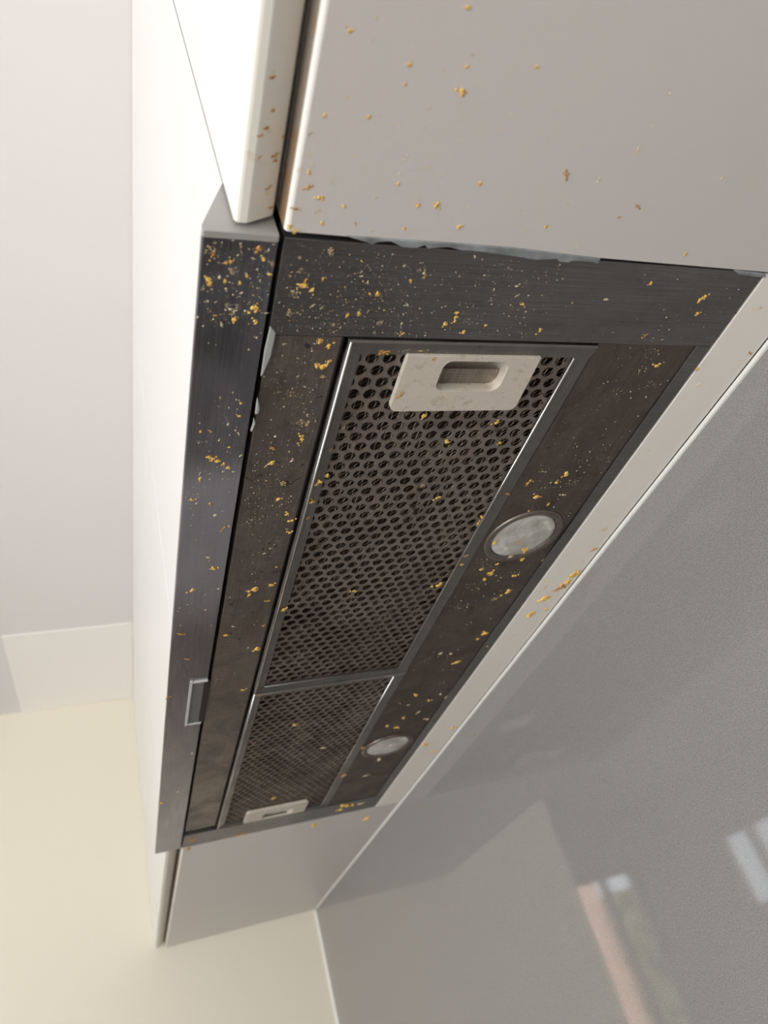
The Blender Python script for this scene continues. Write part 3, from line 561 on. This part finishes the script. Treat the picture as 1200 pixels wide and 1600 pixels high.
TORN_A = [(28.1, -3.8), (66.0, -4.3), (109.7, -4.4), (160.9, -2.3), (160.3, 0.7), (157.1, -0.2), (144.8, -0.0), (143.9, 1.1), (138.3, 1.1), (136.4, -0.5), (125.5, 1.0), (111.6, -0.1), (97.5, -1.1), (89.1, -1.2), (84.1, -1.1), (77.2, -2.3), (67.4, -0.8), (65.4, -2.3), (61.8, -0.7), (55.0, -0.5), (48.8, -2.9), (43.0, -2.2), (40.3, -0.7), (37.1, -1.7)]
TORN_B = [(247.4, -1.4), (271.1, -0.6), (273.5, 1.8), (262.6, 1.6), (252.9, 1.0)]
TORN_C = [(1.6, 45.5), (4.5, 48.8), (4.8, 51.0), (4.4, 63.6), (2.1, 75.1), (1.1, 76.8), (0.8, 60.1)]
TORN_D = [(1.2, 90.7), (3.2, 97.5), (3.2, 101.6), (1.3, 102.5), (1.1, 95.6)]
TORN_E = [(1.0, 105.3), (2.4, 108.7), (1.4, 114.5), (0.4, 115.2), (1.1, 109.6)]
DARK = [(14.6, 20.4), (17.2, 16.9), (32.3, 19.0), (61.5, 24.4), (22.8, 29.8), (39.8, 39.1), (92.3, 33.0), (153.2, 9.1), (208.1, 13.8), (199.9, 9.2), (201.4, 18.1), (193.6, 17.6), (228.2, 2.5), (135.8, 36.7), (129.8, 33.3), (270.7, 10.5), (270.9, 26.3), (271.3, 43.2), (266.3, 47.0), (249.1, 44.8), (230.7, 64.6), (229.1, 90.9), (33.8, 145.6), (20.1, 142.6), (22.0, 58.0), (-21.1, 43.1), (-12.2, 149.5), (34.2, 90.8), (33.2, 158.1), (11.2, 153.8), (22.5, 228.5), (24.9, 221.7), (30.7, 226.0), (26.6, 218.3), (10.7, 264.9), (17.0, 261.9), (25.1, 255.3), (34.9, 255.3), (6.9, 293.4), (24.8, 308.5), (10.9, 335.6), (17.9, 347.2), (23.4, 263.0)]
# ------------------------------------------------------------------ torn sealant
def torn(name, pts, z0, z1, label, mt='torn'):
    bm = prism([(x*MM, y*MM) for x, y in pts], 'z', z0, z1)
    o = link(name, bm, M[mt]); tag(o, label, 'sealant')
    b = o.modifiers.new('b', 'BEVEL'); b.width = .0005; b.segments = 2
    return o
torn('torn_sealant', TORN_A, -.0010, .0006, 'long ragged strip of grey sealant between near cabinet and steel bar')
torn('torn_sealant', TORN_B, -.0009, .0006, 'short torn bit of sealant at the hood corner near the splashback')
torn('torn_sealant', TORN_C, -.0008, .0006, 'pale tongue of sealant in the visor gap, nearest the camera', 'torn_pale')
torn('torn_sealant', TORN_D, -.0012, .0006, 'small curled sealant shred midway along the visor gap', 'torn_pale')
torn('torn_sealant', TORN_E, -.0014, .0006, 'narrow white sealant shred farthest along the visor gap', 'torn_pale')

# ------------------------------------------------------------------ food crumbs and splashes
def blob_mesh(name, seed, mt, n=5, flat=.5):
    rnd = random.Random(seed); bm = bmesh.new()
    for i in range(n):
        a = rnd.uniform(0, 6.28); d = rnd.uniform(.2, 1.0) if i else 0; s = rnd.uniform(.14, .42) if i else .5
        r = bmesh.ops.create_icosphere(bm, subdivisions=2, radius=s, matrix=Matrix.Translation((d*math.cos(a)*1.35, d*math.sin(a)*.9, -s*flat*.35)) @ Matrix.Rotation(rnd.uniform(0, 3), 4, 'Z') @ Matrix.Diagonal((rnd.uniform(.8, 1.3), rnd.uniform(.6, 1.0), flat*rnd.uniform(.7, 1.2), 1)))
        for v in r['verts']:
            v.co += Vector((rnd.uniform(-1, 1), rnd.uniform(-1, 1), rnd.uniform(-1, 1)))*s*.22
    me = bpy.data.meshes.new(name); bm.to_mesh(me); bm.free(); me.materials.append(mt)
    for p in me.polygons: p.use_smooth = True
    return me
def splat_mesh(name, seed, mt, n=26):
    rnd = random.Random(seed); bm = bmesh.new()
    for i in range(n):
        a = rnd.uniform(0, 6.28); d = math.sqrt(rnd.uniform(0, 1)); s = rnd.uniform(.05, .17)
        bmesh.ops.create_icosphere(bm, subdivisions=1, radius=s, matrix=Matrix.Translation((d*math.cos(a), d*math.sin(a), 0)) @ Matrix.Rotation(rnd.uniform(0, 3), 4, 'Z') @ Matrix.Diagonal((rnd.uniform(.7, 1.9), .8, .35, 1)))
    me = bpy.data.meshes.new(name); bm.to_mesh(me); bm.free(); me.materials.append(mt)
    for p in me.polygons: p.use_smooth = True
    return me
MESH = {'y': [blob_mesh('crumb_yellow', i, M['yellow'], 8+i % 5, .6) for i in range(9)],
        'b': [blob_mesh('crumb_brown', 20+i, M['brown'], 8+i % 4, .4) for i in range(6)],
        'p': [blob_mesh('crumb_pale', 40+i, M['pale'], 3+i % 3, .45) for i in range(7)],
        's': [splat_mesh('splash', 60+i, M['splat'], 24+4*i) for i in range(6)]}
WHERE = dict(strip='the steel visor strip', panel='the stained left panel', frail='the filter rails',
    plate='the perforated filters', handle='the pale filter handle nearest the camera', bar='the wide near steel bar', lampp='the dark lamp panel',
    lens='the hood lamp lenses', farbar='the far steel bar of the hood', filler='the beige filler board', ncab='the nearest cabinet underside', fcab='the far cabinet underside',
    bevel='the nearest door bottom edge', cap='the grey visor end cap')
KIND = dict(y=('food_crumb', 'yellow food crumb stuck to %s', 'crumb', 'yellow crumbs on %s'), b=('food_crumb', 'orange brown food crumb stuck to %s', 'crumb', 'orange brown crumbs on %s'),
    p=('food_crumb', 'tiny pale food crumb stuck to %s', 'crumb', 'pale crumbs on %s'), s=('food_splash', 'thin dried food splash on %s', 'splash', 'dried splashes on %s'))
ZOFF = dict(strip=0, panel=.0006, frail=.0006, plate=.0028, handle=-.0012, bar=0, lampp=.0012, lens=.0, farbar=0, filler=0, ncab=0, fcab=0)
SPECIAL = {}
rc = random.Random(5)
def zone(surf, x, y):
    """which stretch of the surface, in words (x, y in metres)"""
    if surf in ('bar', 'ncab'): return 'toward the visor' if x < .06 else ('in its middle' if x < .15 else 'toward the splashback')
    if surf in ('strip', 'panel', 'lampp', 'frail', 'plate', 'filler'):
        c = (.06, .2, .45) if surf == 'strip' else (.13, .3, .5)
        return 'at its near end' if y < c[0] else ('further along' if y < c[1] else ('before its middle' if y < c[2] else 'beyond its middle'))
    return ''
ZC = {}
def crumb(x, y, z, r, k, surf, tilt=None, label=None):
    nm, lab, cat, grp = KIND[k]
    zn = zone(surf, x, y); key = (surf, k, zn)
    lab, grp = lab+(', '+zn if zn else ''), grp+(', '+zn if zn else '')
    rs = sorted(RAD[key], reverse=True)
    if label is None and len(rs) == 1: grp = None
    elif label is None and r == rs[0] and r > 1.3*rs[1] : label = 'largest '+(lab % WHERE[surf])
    o = bpy.data.objects.new(nm, rc.choice(MESH[k])); COL.objects.link(o)
    o.location = (x, y, z); q = r*MM*(1.3 if k != 's' else 1.05)
    o.scale = (q*rc.uniform(.85, 1.25), q*rc.uniform(.75, 1.1), q*rc.uniform(.7, 1.1))
    o.rotation_euler = (0, tilt or 0, rc.uniform(0, 6.28)) if not tilt else (0, tilt, 0)
    tag(o, label or lab % WHERE[surf], cat, None if (label or not grp) else grp % WHERE[surf])
    return o
RAD = {}
for surf, L in CRUMBS.items():
    for x, y, r, k in L: RAD.setdefault((surf, k, zone(surf, x*MM, y*MM)), []).append(r)
for x, y, z, r, k in BEVEL: RAD.setdefault(('bevel', k, ''), []).append(r)
for surf, L in CRUMBS.items():
    for x, y, r, k in L:
        lb = None
        if surf == 'ncab' and abs(x-60.4) < .06: lb = 'big orange lump on the nearest cabinet underside, upper middle of the photo'
        crumb(x*MM, y*MM, ZOFF[surf], r, k, surf, None, lb)
for x, y, z, r, k in BEVEL: crumb(x*MM, y*MM, z*MM, r, k, 'bevel', math.radians(-31))

# specks too fine to count: one object per surface
def specks(name, label, regions, m, z, seed, rmin=.10, rmax=.34):
    """regions: (x0,x1,y0,y1,count[,sx]) in mm; clustered sampling"""
    rnd = random.Random(seed); V = []; F = []
    for (x0, x1, y0, y1, n) in regions:
        cl = [(rnd.uniform(x0, x1), rnd.uniform(y0, y1), rnd.uniform(2, 9)) for _ in range(max(1, n//25))]
        for _ in range(n):
            if rnd.random() < .5:
                c = rnd.choice(cl); x = rnd.gauss(c[0], c[2]); y = rnd.gauss(c[1], c[2])
                if not (x0 < x < x1 and y0 < y < y1): continue
            else: x = rnd.uniform(x0, x1); y = rnd.uniform(y0, y1)
            r = .95*(rmin + (rmax-rmin)*rnd.random()**4); a = rnd.uniform(0, 3.14); st = rnd.uniform(.8, 2.0)
            ca, sa = math.cos(a), math.sin(a); b = len(V)
            for (px, py, pz) in ((st, 0, 0), (0, .8, 0), (-st, .1, 0), (0, -.8, 0), (0, 0, -.7)):
                V.append(((x+r*(px*ca-py*sa))*MM, (y+r*(px*sa+py*ca))*MM, z+r*pz*MM))
            F += [(b, b+4, b+1), (b+1, b+4, b+2), (b+2, b+4, b+3), (b+3, b+4, b)]
    me = bpy.data.meshes.new(name); me.from_pydata(V, [], F); me.materials.append(m)
    o = bpy.data.objects.new(name, me); COL.objects.link(o); tag(o, label, 'specks', None, 'stuff'); return o
P_ = M['pale']
specks('food_specks', 'fine pale food specks sprayed over the steel visor strip', [(-31.5, -1.5, 1, 48, 330), (-31, -2, 48, 70, 20), (-31, -2, 85, 190, 190), (-31, -2, 190, 420, 120), (-31, -2, 420, 880, 60)], P_, 0, 1, .12, .42)
specks('food_specks', 'fine pale food specks sprayed over the near steel bar', [(2.5, 70, 1.5, 50, 560), (70, 150, 2, 50, 330), (150, 268, 4, 50, 90)], P_, 0, 2, .13, .40)
specks('food_specks', 'fine pale food specks on the stained panel left of the filters', [(3, 37, 52, 200, 520), (3, 37, 200, 420, 200), (3, 37, 420, 820, 90)], P_, .0006, 3, .13, .42)
specks('food_specks', 'fine pale food specks on the filter rails and perforated faces', [(52, 180, 55, 61, 130)], P_, .0002, 4, .12, .34)
specks('food_specks', 'fine pale food specks on the dark lamp panel', [(195, 258, 54, 190, 260), (195, 258, 190, 460, 420), (195, 258, 460, 840, 190)], P_, .0012, 5, .18, .55)
specks('food_specks', 'fine pale food specks on the nearest cabinet underside', [(6, 120, -90, -6, 110), (120, 300, -90, -6, 40)], P_, 0, 6, .10, .32)
specks('food_specks', 'fine yellow food specks on the beige filler board', [(276, 308, 180, 430, 90), (276, 308, 20, 180, 16), (276, 308, 430, 800, 30)], M['yellow'], 0, 7, .25, .75)
specks('food_specks', 'fine yellow food specks across hood strip and near bar', [(-31, -2, 2, 45, 45), (3, 60, 3, 48, 90), (3, 37, 54, 180, 40)], M['yellow'], -.0001, 8, .15, .5)
# burnt grease spots
for i, (x, y) in enumerate(DARK):
    r = rc.uniform(.45, .9) if i < 22 else rc.uniform(1.0, 2.2)
    sb = bmesh.new(); 
    for q in range(3 if i < 22 else 6):
        a = rc.uniform(0, 6.28); d = 0 if q == 0 else r*.8*rc.random()*(1 if i < 22 else 1.8)
        bmesh.ops.create_icosphere(sb, subdivisions=1, radius=1, matrix=Matrix.Translation((d*math.cos(a)*MM, d*math.sin(a)*MM, 0)) @ Matrix.Rotation(a, 4, 'Z') @ Matrix.Diagonal((r*.8*MM*rc.uniform(.5, 1), r*.5*MM, .12*MM, 1)))
    onp = x < 38 and y > 52
    o = link('grease_spot', sb, M['spot'], None, True); o.location = (x*MM, y*MM, .0006 if onp else 0)
    if onp: tag(o, 'dark burnt grease spot on the brown stained panel left of the filters', 'grease spot', 'burnt spots on the stained panel')
    else: tag(o, 'small black grease dot on the wide steel bar nearest the camera', 'grease spot', 'black dots on the near bar')
